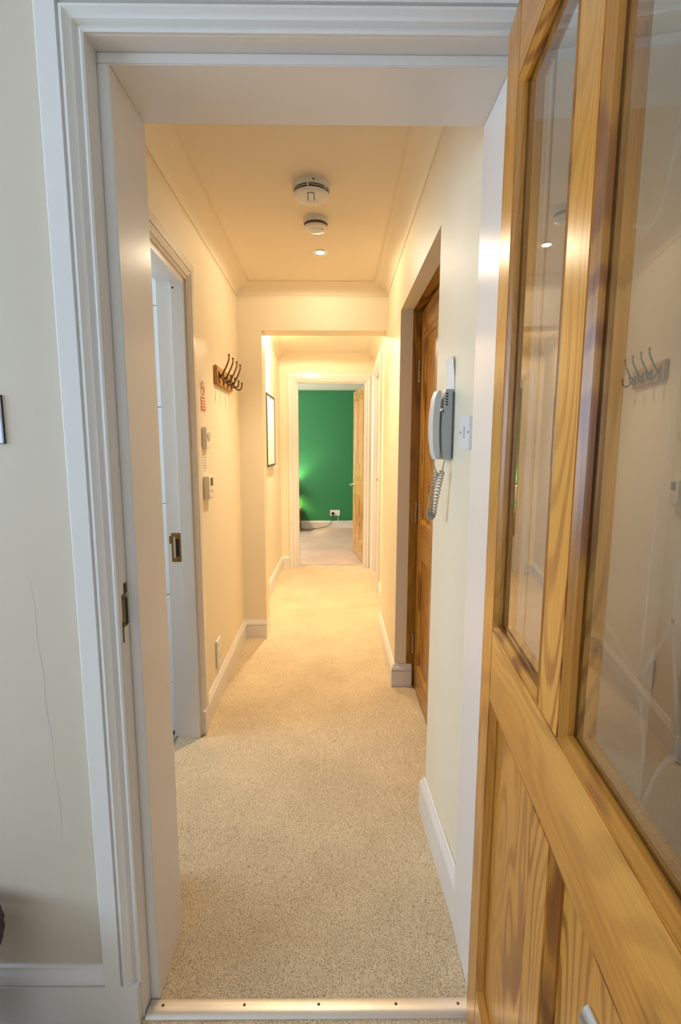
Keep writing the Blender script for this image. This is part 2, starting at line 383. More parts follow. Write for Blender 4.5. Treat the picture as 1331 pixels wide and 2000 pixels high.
struct('ceiling', B(XL - 0.11, 0.52, YW1, YE1, ZC, ZC + 0.06), CEIL, 'cream ceiling over the first part of the hall', 'ceiling')
# far hall
struct('wall_far_left', B(XL2 - 0.1, XL2, YE1, YD1, 0, 2.3), CREAM, 'bright cream wall with framed print beyond the opening', 'wall')
bm = B(XR2, XR2 + 0.1, YE1, 4.22, 0, 2.3); box(bm, XR2, XR2 + 0.1, 4.22, 4.98, 2.0, 2.3); box(bm, XR2, XR2 + 0.1, 4.98, YD1, 0, 2.3)
struct('wall_far_right', bm, CREAM, 'cream right wall beyond the opening with a white door frame', 'wall')
OX0, OX1, OZ = -0.415, 0.300, 1.955
bm = B(XL2, OX0 - 0.02, YD0, YD1, 0, 2.3); box(bm, OX1 + 0.02, XR2, YD0, YD1, 0, 2.3); box(bm, OX0 - 0.02, OX1 + 0.02, YD0, YD1, OZ + 0.02, 2.3)
struct('wall_far_end', bm, CREAM, 'cream wall around the doorway to the green room', 'wall')
struct('ceiling_far_hall', B(XL2 - 0.1, XR2 + 0.1, YE1, YD1, 2.235, 2.33), CEIL, 'cream ceiling beyond the square opening', 'ceiling')
# green room
struct('wall_green', B(-2.1, 2.1, YG, YG + 0.1, 0, 2.3), GREEN, 'deep green wall at the far end', 'wall')
struct('wall_green_right', B(2.0, 2.1, YD1, YG, 0, 2.3), WHITEC, 'white right side wall of the green room', 'wall')
bm = B(-2.1, -2.0, YD1, YG, 0, 0.8); box(bm, -2.1, -2.0, YD1, YG, 2.1, 2.3); box(bm, -2.1, -2.0, YD1, 5.7, 0.8, 2.1); box(bm, -2.1, -2.0, 6.9, YG, 0.8, 2.1)
struct('wall_green_left', bm, WHITEC, 'white left side wall of the green room with window', 'wall')
bm = B(-2.1, XL2 - 0.1, YD0, YD1, 0, 2.3); box(bm, XR2 + 0.1, 2.1, YD0, YD1, 0, 2.3)
struct('wall_green_front', bm, WHITEC, 'white wall of the green room beside its doorway', 'wall')
struct('ceiling_green_room', B(-2.1, 2.1, YD1, YG + 0.1, 2.162, 2.26), WHITEC, 'white ceiling of the green room', 'ceiling')
w2 = thing('window_2', 'white framed window in the side wall of the green room', 'window', (-2.05, 6.3, 0.8), 0, 'structure')
bm = bmesh.new(); sweep(bm, [(-0.6, 0), (0.6, 0), (0.6, 1.3), (-0.6, 1.3)], [(0, -0.03), (0.05, -0.03), (0.05, 0.03), (0, 0.03)], lambda u, v, b: (b, u, v), True)
mk('frame', bm, WINF, w2); mk('pane', B(-0.003, 0.003, -0.55, 0.55, 0.05, 1.25), PANEG, w2)
# bathroom
BX = XL - 0.11
wb = struct('wall_bathroom', B(-2.4, BX - 0.001, 2.075, 2.17, 0, 2.35), GROUT, 'white tiled bathroom wall seen through the left doorway', 'wall')
tz = [0.0, 0.236, 0.647, 1.05, 1.456, 1.86, 2.25]
for i in range(6):
    for j in range(3):
        x1 = BX - 0.001 - 0.6 * j; x0 = max(x1 - 0.597, -2.39)
        mk('tile', B(x0, x1 - 0.002, 2.062, 2.078, tz[i] + 0.003, tz[i + 1], bevel=0.0012), TILE, wb)
bm = B(-2.5, -2.4, YW1, 2.17, 0, 1.1); box(bm, -2.5, -2.4, YW1, 2.17, 2.0, 2.35); box(bm, -2.5, -2.4, YW1, 1.2, 1.1, 2.0); box(bm, -2.5, -2.4, 2.1, 2.17, 1.1, 2.0)
struct('wall_bathroom_window', bm, TILE, 'white bathroom wall with window', 'wall')
w3 = thing('window_3', 'small white framed bathroom window', 'window', (-2.45, 1.65, 1.1), 0, 'structure')
bm = bmesh.new(); sweep(bm, [(-0.45, 0), (0.45, 0), (0.45, 0.9), (-0.45, 0.9)], [(0, -0.03), (0.05, -0.03), (0.05, 0.03), (0, 0.03)], lambda u, v, b: (b, u, v), True)
mk('frame', bm, WINF, w3); mk('pane', B(-0.003, 0.003, -0.4, 0.4, 0.05, 0.85), PANEG, w3)
struct('ceiling_bathroom', B(-2.5, BX, YW1, 2.17, 2.35, 2.4), WHITEC, 'white bathroom ceiling', 'ceiling')

# ------------------------------------------------------------------ floors
def pile(x0, x1, y0, y1, step, amp):
    nx = int((x1 - x0) / step) + 1; ny = int((y1 - y0) / step) + 1
    X, Y = np.meshgrid(np.linspace(x0, x1, nx), np.linspace(y0, y1, ny))
    Zr = rng.random((ny, nx)); Zs = (Zr + np.roll(Zr, 1, 0) + np.roll(Zr, 1, 1) + np.roll(Zr, -1, 0)) / 4
    Zz = (0.5 * Zr + 0.9 * Zs - 0.7) * amp
    co = np.stack([X + rng.normal(0, step * 0.2, X.shape), Y + rng.normal(0, step * 0.2, X.shape), Zz], -1).reshape(-1, 3)
    co[:, 0] = np.clip(co[:, 0], x0, x1)
    idx = np.arange(nx * ny).reshape(ny, nx)
    f = np.stack([idx[:-1, :-1], idx[:-1, 1:], idx[1:, 1:], idx[1:, :-1]], -1).reshape(-1, 4)
    me = bpy.data.meshes.new('floor'); me.from_pydata(co.tolist(), [], f.tolist()); me.update()
    for p in me.polygons: p.use_smooth = True
    return me
def floorobj(name, me, mat, label):
    me.materials.append(mat); o = bpy.data.objects.new(name, me); COL.objects.link(o); return tag(o, label, 'carpet', 'structure')
floorobj('floor', pile(-0.735, 0.55, 0.972, YE0, 0.0045, 0.0045), CARPET, 'beige speckled carpet along the first part of the hall')
struct('floor_far_hall', B(-0.7, 0.5, YE0, 5.2, -0.06, 0.0), CARPET, 'beige carpet beyond the square opening', 'carpet')
struct('floor_green_room', B(-2.1, 2.1, 5.2, YG, -0.06, 0.001), CARPET2, 'pale greyish carpet of the green room', 'carpet')
floorobj('floor_near_room', pile(-2.5, 0.66, -2.7, 0.952, 0.03, 0.003), CARPET, 'beige carpet of the near room')
struct('floor_bathroom', B(-2.5, -0.745, YW1, 2.075, -0.06, 0.0), NAVY, 'dark navy bathroom floor', 'floor')
struct('floor_slab', B(-2.6, 2.1, -2.8, YG, -0.14, -0.07), GROUT, 'concrete slab under the carpets', 'floor')

# ------------------------------------------------------------------ mouldings
ARCH = [(0, 0), (0, .010), (.004, .012), (.008, .010), (.009, .005), (.0125, .006), (.018, .0135), (.026, .0165), (.031, .0205), (.0355, .0205), (.0365, .0125), (.041, .0125), (.042, .020), (.077, .020), (.080, .017), (.080, 0)]
SK = lambda h: [(0, 0), (.018, 0), (.018, h * .70), (.0130, h * .705), (.0130, h * .735), (.018, h * .745), (.0165, h * .83), (.011, h * .90), (.0075, h * .96), (.0075, h * .985), (.005, h), (0, h)]
def archsweep(x0, x1, z1, prof, fmap):
    """inner edge rectangle from the floor up and over; profile grows outwards"""
    return sweep(bmesh.new(), [(x0, 0), (x0, z1), (x1, z1), (x1, 0)], prof, fmap)
def architrave(parent, x0, x1, z1, prof, fmap, zb=0.0, mat=None):
    """three mitred lengths, each its own part"""
    mat = mat or GLOSS
    w = prof[-1][0]
    full = [(x0, zb), (x0, z1), (x1, z1), (x1, zb)]
    P2 = [Vector(p) for p in full]
    mit = [Vector((-1, 0)), Vector((-1, 1)), Vector((1, 1)), Vector((1, 0))]
    for i in range(3):
        bm = bmesh.new(); rings = []
        for k in (i, i + 1):
            rings.append([bm.verts.new(fmap(*(P2[k] + mit[k] * a), b)) for a, b in prof])
        A, Bq = rings; n = len(prof)
        for j in range(n): bm.faces.new((A[j], A[(j + 1) % n], Bq[(j + 1) % n], Bq[j]))
        bm.faces.new(A); bm.faces.new(list(reversed(Bq)))
        mk('architrave', bm, mat, parent, 28)
def skirt(name, path, label, h=0.125, ret=None):
    """path on the floor with the room on its left-hand side"""
    bm = sweep(bmesh.new(), path, SK(h), lambda u, v, b: (u, v, b))
    o = mk(name, bm, GLOSS, None, 28); return tag(o, label, 'baseboard', 'structure')

# near doorway frame
t1 = thing('trim_1', 'white gloss painted frame of the near doorway with worn latch keep', 'door frame', (0, 0, 0), 0, 'structure')
mk('lining', B(LX0 - 0.02, LX0, YW0 - 0.004, YW1, 0, LZ + 0.02), GLOSS, t1)
mk('lining', B(LX1, LX1 + 0.02, YW0 - 0.004, YW1, 0, LZ + 0.02), GLOSS, t1)
mk('head_lining', B(LX0, LX1, YW0 - 0.004, YW1, LZ, LZ + 0.02), GLOSS, t1)
mk('door_stop', B(LX0, -0.415, YS, YW1 + 0.003, 0, 1.982, bevel=0.0015), GLOSS, t1)
mk('door_stop', B(0.317, LX1, YS, YW1 + 0.003, 0, 1.982, bevel=0.0015), GLOSS, t1)
mk('head_stop', B(LX0, LX1, YS, YW1 + 0.003, 1.982, LZ, bevel=0.0015), GLOSS, t1)
architrave(t1, LX0 - 0.001, LX1 + 0.001, LZ + 0.001, ARCH, lambda u, v, b: (u, YW0 - b, v), 0.101)
mk('plinth_block', B(LX0 - 0.079, LX0 - 0.005, YW0 - 0.022, YW0, 0, 0.101, bevel=0.0015), GLOSS, t1)
mk('plinth_block', B(LX1 + 0.005, LX1 + 0.079, YW0 - 0.022, YW0, 0, 0.101, bevel=0.0015), GLOSS, t1)
keep = mk('latch_keep', B(LX0 - 0.0005, LX0 + 0.0012, 0.951, 0.972, 0.925, 0.995, bevel=0.0004), BRASS, t1)
mk('latch_hole', B(LX0, LX0 + 0.0016, 0.964, 0.974, 0.928, 0.985), SLOT, keep)
mk('worn_patch', B(LX0, LX0 + 0.0009, 0.962, 0.976, 0.995, 1.016), DIRT, keep)
mk('worn_patch', B(LX0 - 0.0004, LX0 + 0.0008, 0.948, 0.953, 0.895, 0.94), DIRT, keep)
for z in (0.986, 0.934): mk('screw', lathe(bmesh.new(), [(0, 0), (.003, 0), (.003, .001), (0, .0016)], lambda x, y, h, z=z: (LX0 + 0.0008 + h, 0.957 + x, z + y), 10), SCREW, keep)
skirt('baseboard_front', [(-2.5, YW0), (LX0 - 0.079, YW0)][::-1], 'white baseboard on the near room wall left of the doorway', 0.138)
th = thing('threshold_strip', 'ribbed metal carpet bar with screws across the near doorway', 'threshold strip', (-0.05, 0.957, 0))
bm = bmesh.new(); prof = [(-.022, -.004), (-.022, .001), (-.018, .004), (-.006, .0055), (-.004, .0075), (.006, .0085), (.016, .0075), (.0215, .003), (.0215, -.004)]
A = [bm.verts.new((-0.384, -y, z)) for y, z in prof]; A2 = [bm.verts.new((0.387, -y, z)) for y, z in prof]
for i in range(len(prof)): bm.faces.new((A[i], A[(i + 1) % len(prof)], A2[(i + 1) % len(prof)], A2[i]))
bm.faces.new(A); bm.faces.new(A2[::-1]); mk('bar', bm, ALU, th, 35)
for x in (-0.352, -0.163, 0.010, 0.190, 0.335): mk('screw', lathe(bmesh.new(), [(0, .0075), (.0038, .0075), (.0032, .0095), (0, .0101)], lambda a, b, h, x=x: (x + a, 0.004 + b, h - .0012), 12), SCREW, th)

# left bathroom doorway
t2 = thing('trim_2', 'white painted frame of the bathroom doorway on the left wall', 'door frame', (0, 0, 0), 0, 'structure')
mk('lining', B(BX, XL + 0.002, 2.025, BY1, 0, BZ), GLOSS, t2); mk('lining', B(BX, XL + 0.002, BY0, BY0 + 0.02, 0, BZ), GLOSS, t2)
mk('head_lining', B(BX, XL + 0.002, BY0, BY1, BZ - 0.02, BZ), GLOSS, t2)
mk('door_stop', B(-0.664, XL + 0.001, 2.011, 2.025, 0, BZ - 0.02, bevel=0.001), GLOSS, t2)
mk('door_stop', B(-0.664, XL + 0.001, BY0 + 0.02, BY0 + 0.034, 0, BZ - 0.02, bevel=0.001), GLOSS, t2)
mk('head_stop', B(-0.664, XL + 0.001, BY0 + 0.034, 2.011, BZ - 0.034, BZ - 0.02), GLOSS, t2)
architrave(t2, BY0 + 0.014, 2.031, BZ - 0.012, [(a * .95, b) for a, b in ARCH], lambda u, v, b: (XL + b, u, v), 0.11)
mk('plinth_block', B(XL, XL + 0.022, 2.034, 2.106, 0, 0.112, bevel=0.0015), GLOSS, t2)
k2 = mk('strike_plate', B(-0.708, -0.668, 2.0225, 2.026, 0.805, 0.93, bevel=0.0008), BRASS, t2)
mk('strike_opening', B(-0.688, -0.676, 2.0215, 2.0245, 0.828, 0.905), SLOT, k2)
mk('roller', tube(bmesh.new(), [(-0.694, 2.021, 0.822), (-0.694, 2.021, 0.915)], 0.0042, 12), STEEL, k2, 40)
mk('lip', B(-0.716, -0.706, 2.0215, 2.026, 0.885, 0.917), BRASS, k2)
mk('screw', lathe(bmesh.new(), [(0, 0), (.003, 0), (.003, .001), (0, .0016)], lambda x, y, h: (-0.678 + x, 2.0225 - h, 0.915 + y), 10), SCREW, k2)
mk('screw', lathe(bmesh.new(), [(0, 0), (.003, 0), (.003, .001), (0, .0016)], lambda x, y, h: (-0.678 + x, 2.0225 - h, 0.815 + y), 10), SCREW, k2)
mk('screw_hole', lathe(bmesh.new(), [(0, 0), (.004, 0), (.004, .0008), (0, .0008)], lambda x, y, h: (-0.655 + x, 2.011 - h, 1.915 + y), 10), SLOT, t2)
tag(mk('threshold_strip', B(-0.745, -0.716, 1.33, 2.024, -0.004, 0.007, bevel=0.002), STEEL), 'pale metal floor bar in the bathroom doorway', 'threshold strip')

# skirtings
skirt('baseboard_left', [(XL, 2.106), (XL, YE0), (-0.477, YE0), (-0.477, YE1)][::-1], 'white moulded baseboard along left hall wall and round the corner', 0.125)
skirt('baseboard_right', [(0.338, YW1 + 0.004), (XR, RY0), (XR + 0.07, RY0)], 'white moulded baseboard under the intercom on the right wall', 0.135)
skirt('baseboard_right_far', [(0.408, RY1), (XR, RY1), (XR, YE1)], 'white moulded baseboard past the recessed door on the right', 0.125)
skirt('baseboard_far_left', [(XL2, YE1), (XL2, YD0), (OX0 - 0.092, YD0)][::-1], 'bright white baseboard beyond the square opening on the left', 0.125)
skirt('baseboard_far_right', [(XR2, YE1), (XR2, 4.13)], 'short white baseboard beyond the square opening on the right', 0.125)
skirt('baseboard_green', [(2.0, YG), (-2.0, YG)], 'white baseboard along the green wall', 0.115)

# coving
COV = [(0, 0), (0, .063), (.005, .063), (.007, .057), (.016, .046), (.03, .032), (.05, .019), (.07, .0105), (.083, .007), (.085, .003), (.09, .003), (.09, 0)]
def coving(name, x0, x1, y0, y1, z, label, s=1.0, skew=(0, 0)):
    bm = sweep(bmesh.new(), [(x0 + skew[0], y0), (x1, y0), (x1, y1), (x0 + skew[1], y1)], [(a * s, b * s) for a, b in COV], lambda u, v, b: (u, v, z - b), True)
    return tag(mk(name, bm, CEIL, None, 30), label, 'coving', 'structure')
coving('trim_3', XL, XR, YW1 + 0.001, YE0, ZC, 'plain plaster coving around the first hall ceiling', skew=(0.0205, -0.015))
coving('trim_4', XL2, XR2, YE1, YD0, 2.235, 'plain plaster coving around the far hall ceiling', 0.85)

# end doorway
t5 = thing('trim_5', 'white painted frame of the doorway into the green room', 'door frame', (0, 0, 0), 0, 'structure')
mk('lining', B(OX0 - 0.02, OX0, YD0 - 0.003, YD1 + 0.003, 0, OZ + 0.02), GLOSS, t5); mk('lining', B(OX1, OX1 + 0.02, YD0 - 0.003, YD1 + 0.003, 0, OZ + 0.02), GLOSS, t5)
mk('head_lining', B(OX0, OX1, YD0 - 0.003, YD1 + 0.003, OZ, OZ + 0.02), GLOSS, t5)
mk('door_stop', B(OX0, OX0 + 0.012, YD0 + 0.02, 5.18, 0, OZ - 0.012), GLOSS, t5); mk('door_stop', B(OX1 - 0.012, OX1, YD0 + 0.02, 5.18, 0, OZ - 0.012), GLOSS, t5)
mk('head_stop', B(OX0, OX1, YD0 + 0.02, 5.18, OZ - 0.012, OZ), GLOSS, t5)
architrave(t5, OX0 - 0.004, OX1 + 0.004, OZ + 0.004, [(a * 1.08, b * .95) for a, b in ARCH if a * 1.08 < .2], lambda u, v, b: (u if u < OX1 + .075 else OX1 + .075, YD0 - b, v))
tag(mk('threshold_strip', B(OX0, OX1, 5.19, 5.212, -0.002, 0.004, bevel=0.001), ALU), 'thin carpet bar in the doorway to the green room', 'threshold strip')
# right-hand frame beyond the opening
t6 = thing('trim_6', 'white painted door frame on the right wall beyond the opening', 'door frame', (0, 0, 0), 0, 'structure')
architrave(t6, 4.22, 4.98, 2.0, [(a * 1.0, b * 1.1) for a, b in ARCH], lambda u, v, b: (XR2 - b, u, v))
mk('lining', B(XR2, XR2 + 0.1, 4.22, 4.24, 0, 2.0), GLOSS, t6); mk('lining', B(XR2, XR2 + 0.1, 4.96, 4.98, 0, 2.0), GLOSS, t6)
mk('head_lining', B(XR2, XR2 + 0.1, 4.24, 4.96, 1.98, 2.0), GLOSS, t6)

# ------------------------------------------------------------------ doors
def panel_door(root, w, h, th, mats, stile, rails, muntin, rows, recess, zb=0.012, beadw=0.014, glassrows=(), bead=True, beadmats=None):
    """local: x across from the hinge, y into the leaf, z up. rails: list of (z0, z1); rows: openings (z0, z1); muntin: (x0, x1)"""
    mz, mx = mats
    bv = 0.0016
    mk('stile', B(0, stile, 0, th, zb, h, bevel=bv), mz, root); mk('stile', B(w - stile, w, 0, th, zb, h, bevel=bv), mz, root)
    for z0, z1 in rails: mk('rail', B(stile, w - stile, 0.0003, th - 0.0003, z0, z1, bevel=bv), mx, root)
    for i, (z0, z1) in enumerate(rows):
        mk('muntin', B(muntin[0], muntin[1], 0.0002, th - 0.0002, z0, z1, bevel=bv), mz, root)
        for x0, x1 in ((stile, muntin[0]), (muntin[1], w - stile)):
            glass = i in glassrows
            rc = recess[i]
            if glass:
                pn = mk('glass_pane', B(x0 + 0.002, x1 - 0.002, rc, rc + 0.004, z0 + 0.002, z1 - 0.002), GLASS, root)
            else:
                pn = mk('panel', B(x0 - 0.004, x1 + 0.004, rc, th - rc, z0 - 0.004, z1 + 0.004), mz, root)
            if bead:
                for side in (0, 1):
                    fy = (lambda b: b) if side == 0 else (lambda b: th - b)
                    d = rc if side == 0 or not glass else th - rc - 0.004
                    prof = [(0, d), (0, .0025), (.002, .0005), (.005, -.0006), (.0075, .0015), (.009, .0035), (beadw - .001, .0065), (beadw, .009), (beadw, d)]
                    if not glass: prof = [(0, d), (0, .003), (.004, .001), (.007, .003), (beadw, d - .003), (beadw, d)]
                    sw = [(x0, z0), (x1, z0), (x1, z1), (x0, z1)]
                    mit = [Vector((1, 1)), Vector((-1, 1)), Vector((-1, -1)), Vector((1, -1))]
                    for k in range(4):
                        bm = bmesh.new(); rings = []
                        for q in (k, (k + 1) % 4):
                            rings.append([bm.verts.new((sw[q][0] + mit[q].x * a, fy(b), sw[q][1] + mit[q].y * a)) for a, b in prof])
                        A, Bq = rings; n = len(prof)
                        for j in range(n): bm.faces.new((A[j], A[(j + 1) % n], Bq[(j + 1) % n], Bq[j]))
                        bm.faces.new(A); bm.faces.new(Bq[::-1])
                        bx_, bz_ = beadmats or (mx, mz)
                        mk('bead', bm, bx_ if k % 2 == 0 else bz_, root, 30)
            yield i, (x0, x1), pn
def lever(root, x, z, side, dirx, th, length=0.10):
    """lever handle on one face of a leaf; side -1 = face y 0"""
    s = -1 if side < 0 else 1; y0 = 0.0 if side < 0 else th
    h = mk('handle', lathe(bmesh.new(), [(0, 0), (.026, 0), (.026, .006), (.023, .009), (.012, .0095), (.0105, .013), (.0095, .05), (0, .05)], lambda a, b, t: (x + a, y0 + s * t, z + b), 24), CHROME, root, 35)
    bm = bmesh.new(); n = 12; rings = []
    for i in range(n + 1):
        t = i / n; cx = x + dirx * (t * length - 0.011); cy = y0 + s * (0.047 - 0.004 * math.sin(t * PI)); hh = 0.009 + 0.0065 * t; cz = z + 0.002 * math.sin(t * PI) - 0.002 * t
        yy = 0.0055
        rings.append([bm.verts.new((cx, cy + yy * math.cos(2 * PI * k / 12), cz + hh * math.sin(2 * PI * k / 12))) for k in range(12)])
    for a, b in zip(rings, rings[1:]):
        for k in range(12): bm.faces.new((a[k], a[(k + 1) % 12], b[(k + 1) % 12], b[k]))
    bm.faces.new(rings[0]); bm.faces.new(rings[-1])
    mk('lever', bm, CHROME, h, 40)
def hinge(parent, x, y, z, mat, hh=0.1, r=0.006):
    h = mk('hinge', tube(bmesh.new(), [(x, y, z), (x, y, z + hh)], r, 12), mat, parent, 40)
    for i in range(1, 5): mk('knuckle_gap', tube(bmesh.new(), [(x, y, z + hh * i / 5 - .0008), (x, y, z + hh * i / 5 + .0008)], r * 1.04, 12), SLOT, h)
    return h

A1 = R(5.8)
d1 = thing('door_1', 'open pine door with two etched glass panes, close to the camera on the right', 'door', (0.292, 0.92, 0), math.atan2(-math.cos(A1), -math.sin(A1)), 'structure')
ETL = [[(.474, 1.135), (.548, 1.105)], [(.548, 1.105), (.552, 1.26), (.575, 1.42), (.60, 1.55)], [(.548, 1.105), (.585, 1.17)], [(.585, 1.17), (.592, 1.30), (.605, 1.45)], [(.585, 1.17), (.607, 1.075)],
       [(.548, 1.105), (.566, 1.045)], [(.566, 1.0), (.585, 1.05), (.607, 1.075), (.64, 1.06), (.67, 1.0)], [(.607, 1.075), (.625, 1.25), (.637, 1.5)],
       [(.474, 1.485), (.535, 1.53), (.57, 2.1), (.61, 1.80)], [(.535, 1.53), (.56, 1.44), (.575, 1.36)]]
for i, (x0, x1), pn in panel_door(d1, 0.762, 1.992, 0.040, (PINE_Z, PINE_X), 0.080, [(0.012, 0.20), (0.832, 0.966), (1.868, 1.992)], (0.347, 0.415), [(0.966, 1.868), (0.20, 0.832)], (0.013, 0.015), glassrows=(0,), bead=True, beadmats=(BEAD_X, BEAD_Z)):
    if i == 0:
        bm = bmesh.new()
        for line in ETL:
            pts = smoothpath([(x, z, 0) for x, z in line], 6) if len(line) > 2 else [Vector((x, z, 0)) for x, z in line]
            if x0 < 0.3: pts = [Vector((0.762 - p.x, p.y, 0)) for p in pts]
            pts = [p for p in pts if x0 + .014 < p.x < x1 - .014]
            if len(pts) > 1: sweep(bm, [(p.x, p.y) for p in pts], [(-.002, .0125), (.002, .0125), (.002, .01305), (-.002, .01305)], lambda u, v, b: (u, b, v))
        mk('etched_lines', bm, ETCH, pn)
lever(d1, 0.722, 0.885, -1, -1, 0.040); lever(d1, 0.722, 0.885, 1, -1, 0.040)
for z in (0.22, 1.0, 1.72): hinge(d1, 0.003, 0.0435, z, BRASS, 0.09, 0.004)

d2 = thing('door_2', 'amber varnished four panel pine door, closed in the right wall recess', 'door', (0.420, RY1 - 0.006, 0), R(-90), 'structure')
for _ in panel_door(d2, 0.90, 1.952, 0.044, (AMB_Z, AMB_Y), 0.075, [(0.012, 0.14), (0.745, 0.915), (1.835, 1.952)], (0.36, 0.54), [(0.915, 1.835), (0.14, 0.745)], (0.014, 0.014), beadw=0.02): pass
# grain of cross members runs along local x there, so give them the matching wood
for o in list(d2.children):
    if o.name.startswith('rail'): o.data.materials[0] = AMB_Z if False else wood('amber_pine_rail', 0, (0.45, 0.215, 0.024), (0.36, 0.155, 0.013), (0.17, 0.05, 0.004), 0.8, ring=0.5) if 'amber_pine_rail' not in MATS else MATS['amber_pine_rail']
for z in (0.19, 0.905, 1.615): hinge(d2, 0.002, -0.006, z, plain('hinge_steel', (0.42, 0.36, 0.28), 0.35, 0.9) if 'hinge_steel' not in MATS else MATS['hinge_steel'], 0.105, 0.0055)
t7 = thing('trim_7', 'amber pine lining around the recessed door on the right', 'door frame', (0, 0, 0), 0, 'structure')
mk('lining', B(0.378, 0.47, RY1, RY1 + 0.03, 0, RZ + 0.03), AMB_Z, t7); mk('lining', B(0.378, 0.47, RY0, RY0 + 0.02, 0, RZ + 0.03), AMB_Z, t7)
mk('head_lining', B(0.378, 0.47, RY0 + 0.02, RY1, RZ, RZ + 0.03), AMB_Y, t7)
struct('wall_behind_door', B(0.52, 0.56, RY0 - 0.1, RY1 + 0.2, 0, ZC), CREAM, 'plaster behind the recessed door', 'wall')

gh = math.atan2(5.977 - 5.20, 0.190 - 0.295)
d3 = thing('door_3', 'pale pine four panel door standing ajar in the green room', 'door', (0.2965, 5.195, 0), gh, 'structure')
# leaf thickness lies to the right of the opening
GW = 0.73
d3.scale = (1, -1, 1)
for _ in panel_door(d3, GW, 1.94, 0.04, (PALE_Z, PALE_X), 0.095, [(0.02, 0.22), (0.74, 0.93), (1.83, 1.94)], (0.325, 0.405), [(0.93, 1.83), (0.22, 0.74)], (0.011, 0.011), zb=0.02, beadw=0.014): pass
lever(d3, GW - 0.05, 0.84, -1, -1, 0.04, 0.09)
for z in (0.2, 1.6): hinge(d3, 0.0, 0.044, z, BRASS, 0.09, 0.004)

d4 = thing('door_4', 'closed white painted door on the right wall beyond the opening', 'door', (XR2 + 0.035, 4.957, 0), R(-90), 'structure')
for _ in panel_door(d4, 0.714, 1.976, 0.04, (GLOSS, GLOSS), 0.095, [(0.012, 0.22), (0.74, 0.93), (1.86, 1.976)], (0.317, 0.397), [(0.93, 1.86), (0.22, 0.74)], (0.011, 0.011), beadw=0.014): pass
lever(d4, 0.664, 1.0, -1, -1, 0.04, 0.09)

# ------------------------------------------------------------------ ceiling fittings
def alarm(name, label, x, y, r, hh, holes):
    t = thing(name, label, 'smoke alarm', (x, y, ZC))
    F = lambda a, b, h: (a, b, -h)
    mk('base', lathe(bmesh.new(), [(0, 0), (r, 0), (r, hh * .12), (r * .985, hh * .5), (0, hh * .5)], F, 48), PLAST, t, 35)
    mk('slot_ring', lathe(bmesh.new(), [(0, hh * .44), (r * .93, hh * .44), (r * .93, hh * .78), (0, hh * .78)], F, 48), SLOT if holes else plain('brown_slot', (.12, .08, .04), .7), t, 35)
    if holes: mk('grille_ring', lathe(bmesh.new(), [(0, hh * .60), (r * .965, hh * .60), (r * .965, hh * .64), (0, hh * .64)], F, 48), PLAST, t, 35)
    c = mk('cover', lathe(bmesh.new(), [(0, hh * .76), (r * .955, hh * .76), (r * .955, hh * .82), (r * .90, hh * .93), (r * .80, hh * .99), (r * .5, hh), (0, hh)], F, 48), PLAST, t, 35)
    if holes:
        for i in range(6):
            a = 2 * PI * i / 6 + .38
            ob = B(-.003, .003, -.0025, .0025, -hh * .74, -hh * .46); o = mk('rib', ob, PLAST, t); o.location = (r * .935 * math.cos(a), r * .935 * math.sin(a), 0); o.rotation_euler[2] = a
        mk('test_button', B(-.012, .012, -.045, .015, -hh - .002, -hh + .002, bevel=.002), PLAST, c)
        mk('button_groove', sweep(bmesh.new(), [(-.014, -.047), (.014, -.047), (.014, .017), (-.014, .017)], [(0, 0), (.001, 0), (.001, .0006), (0, .0006)], lambda u, v, b: (u, v, -hh - b), True), GREYPL, c)
        mk('indicator', lathe(bmesh.new(), [(0, 0), (.0035, 0), (.003, .0012), (0, .0015)], lambda a, b, h: (.012 + a, -r * .993 - h, -hh * .27 + b), 10), SLOT, t)
    else:
        mk('test_button', lathe(bmesh.new(), [(0, hh * .98), (r * .5, hh * .98), (r * .47, hh * 1.06), (0, hh * 1.09)], F, 32), PLAST, c, 35)
        mk('indicator', lathe(bmesh.new(), [(0, 0), (.004, 0), (.003, .0012), (0, .0015)], lambda a, b, h: (r * .52 + a, -.01 + b, -hh * 1.0 - h), 10), SLOT, c)
alarm('smoke_alarm', 'large round white smoke alarm with slotted rim, nearest on the ceiling', -0.100, 2.008, 0.0725, 0.047, True)
alarm('heat_alarm', 'smaller round white alarm between large alarm and ceiling spotlight', -0.095, 2.293, 0.0555, 0.042, False)
def downlight(x, y, z, label, power, name='ceiling_spotlight', ang=100, spill=0.25):
    t = thing(name, label, 'ceiling light', (x, y, z))
    F = lambda a, b, h: (a, b, -h)
    mk('bezel', lathe(bmesh.new(), [(.0225, -.004), (.0225, .0015), (.034, .004), (.043, .003), (.0455, 0), (.0455, -.004)], F, 40), STEEL, t, 35)
    mk('lens', lathe(bmesh.new(), [(0, -.003), (.0235, -.003), (.0235, .0008), (.015, .0018), (0, .002)], F, 32), LENS, t, 35)
    for nm, pw, an in (('spot_beam', power, ang), ('spot_spill', power * spill, 180)):
        l = bpy.data.lights.new(nm, 'SPOT'); l.energy = pw; l.color = WARM; l.spot_size = R(an); l.spot_blend = 1.0 if an < 170 else 0.12; l.shadow_soft_size = 0.03
        o = bpy.data.objects.new(nm, l); COL.objects.link(o); o.parent = t; o.location = (0, 0, -0.012)
downlight(-0.088, 2.659, ZC, 'lit chrome recessed spotlight in the hall ceiling', 78, spill=0.14)
downlight(-0.33, 4.10, 2.235, 'lit recessed spotlight in the far hall ceiling, hidden by the cross wall', 130, spill=0.3)

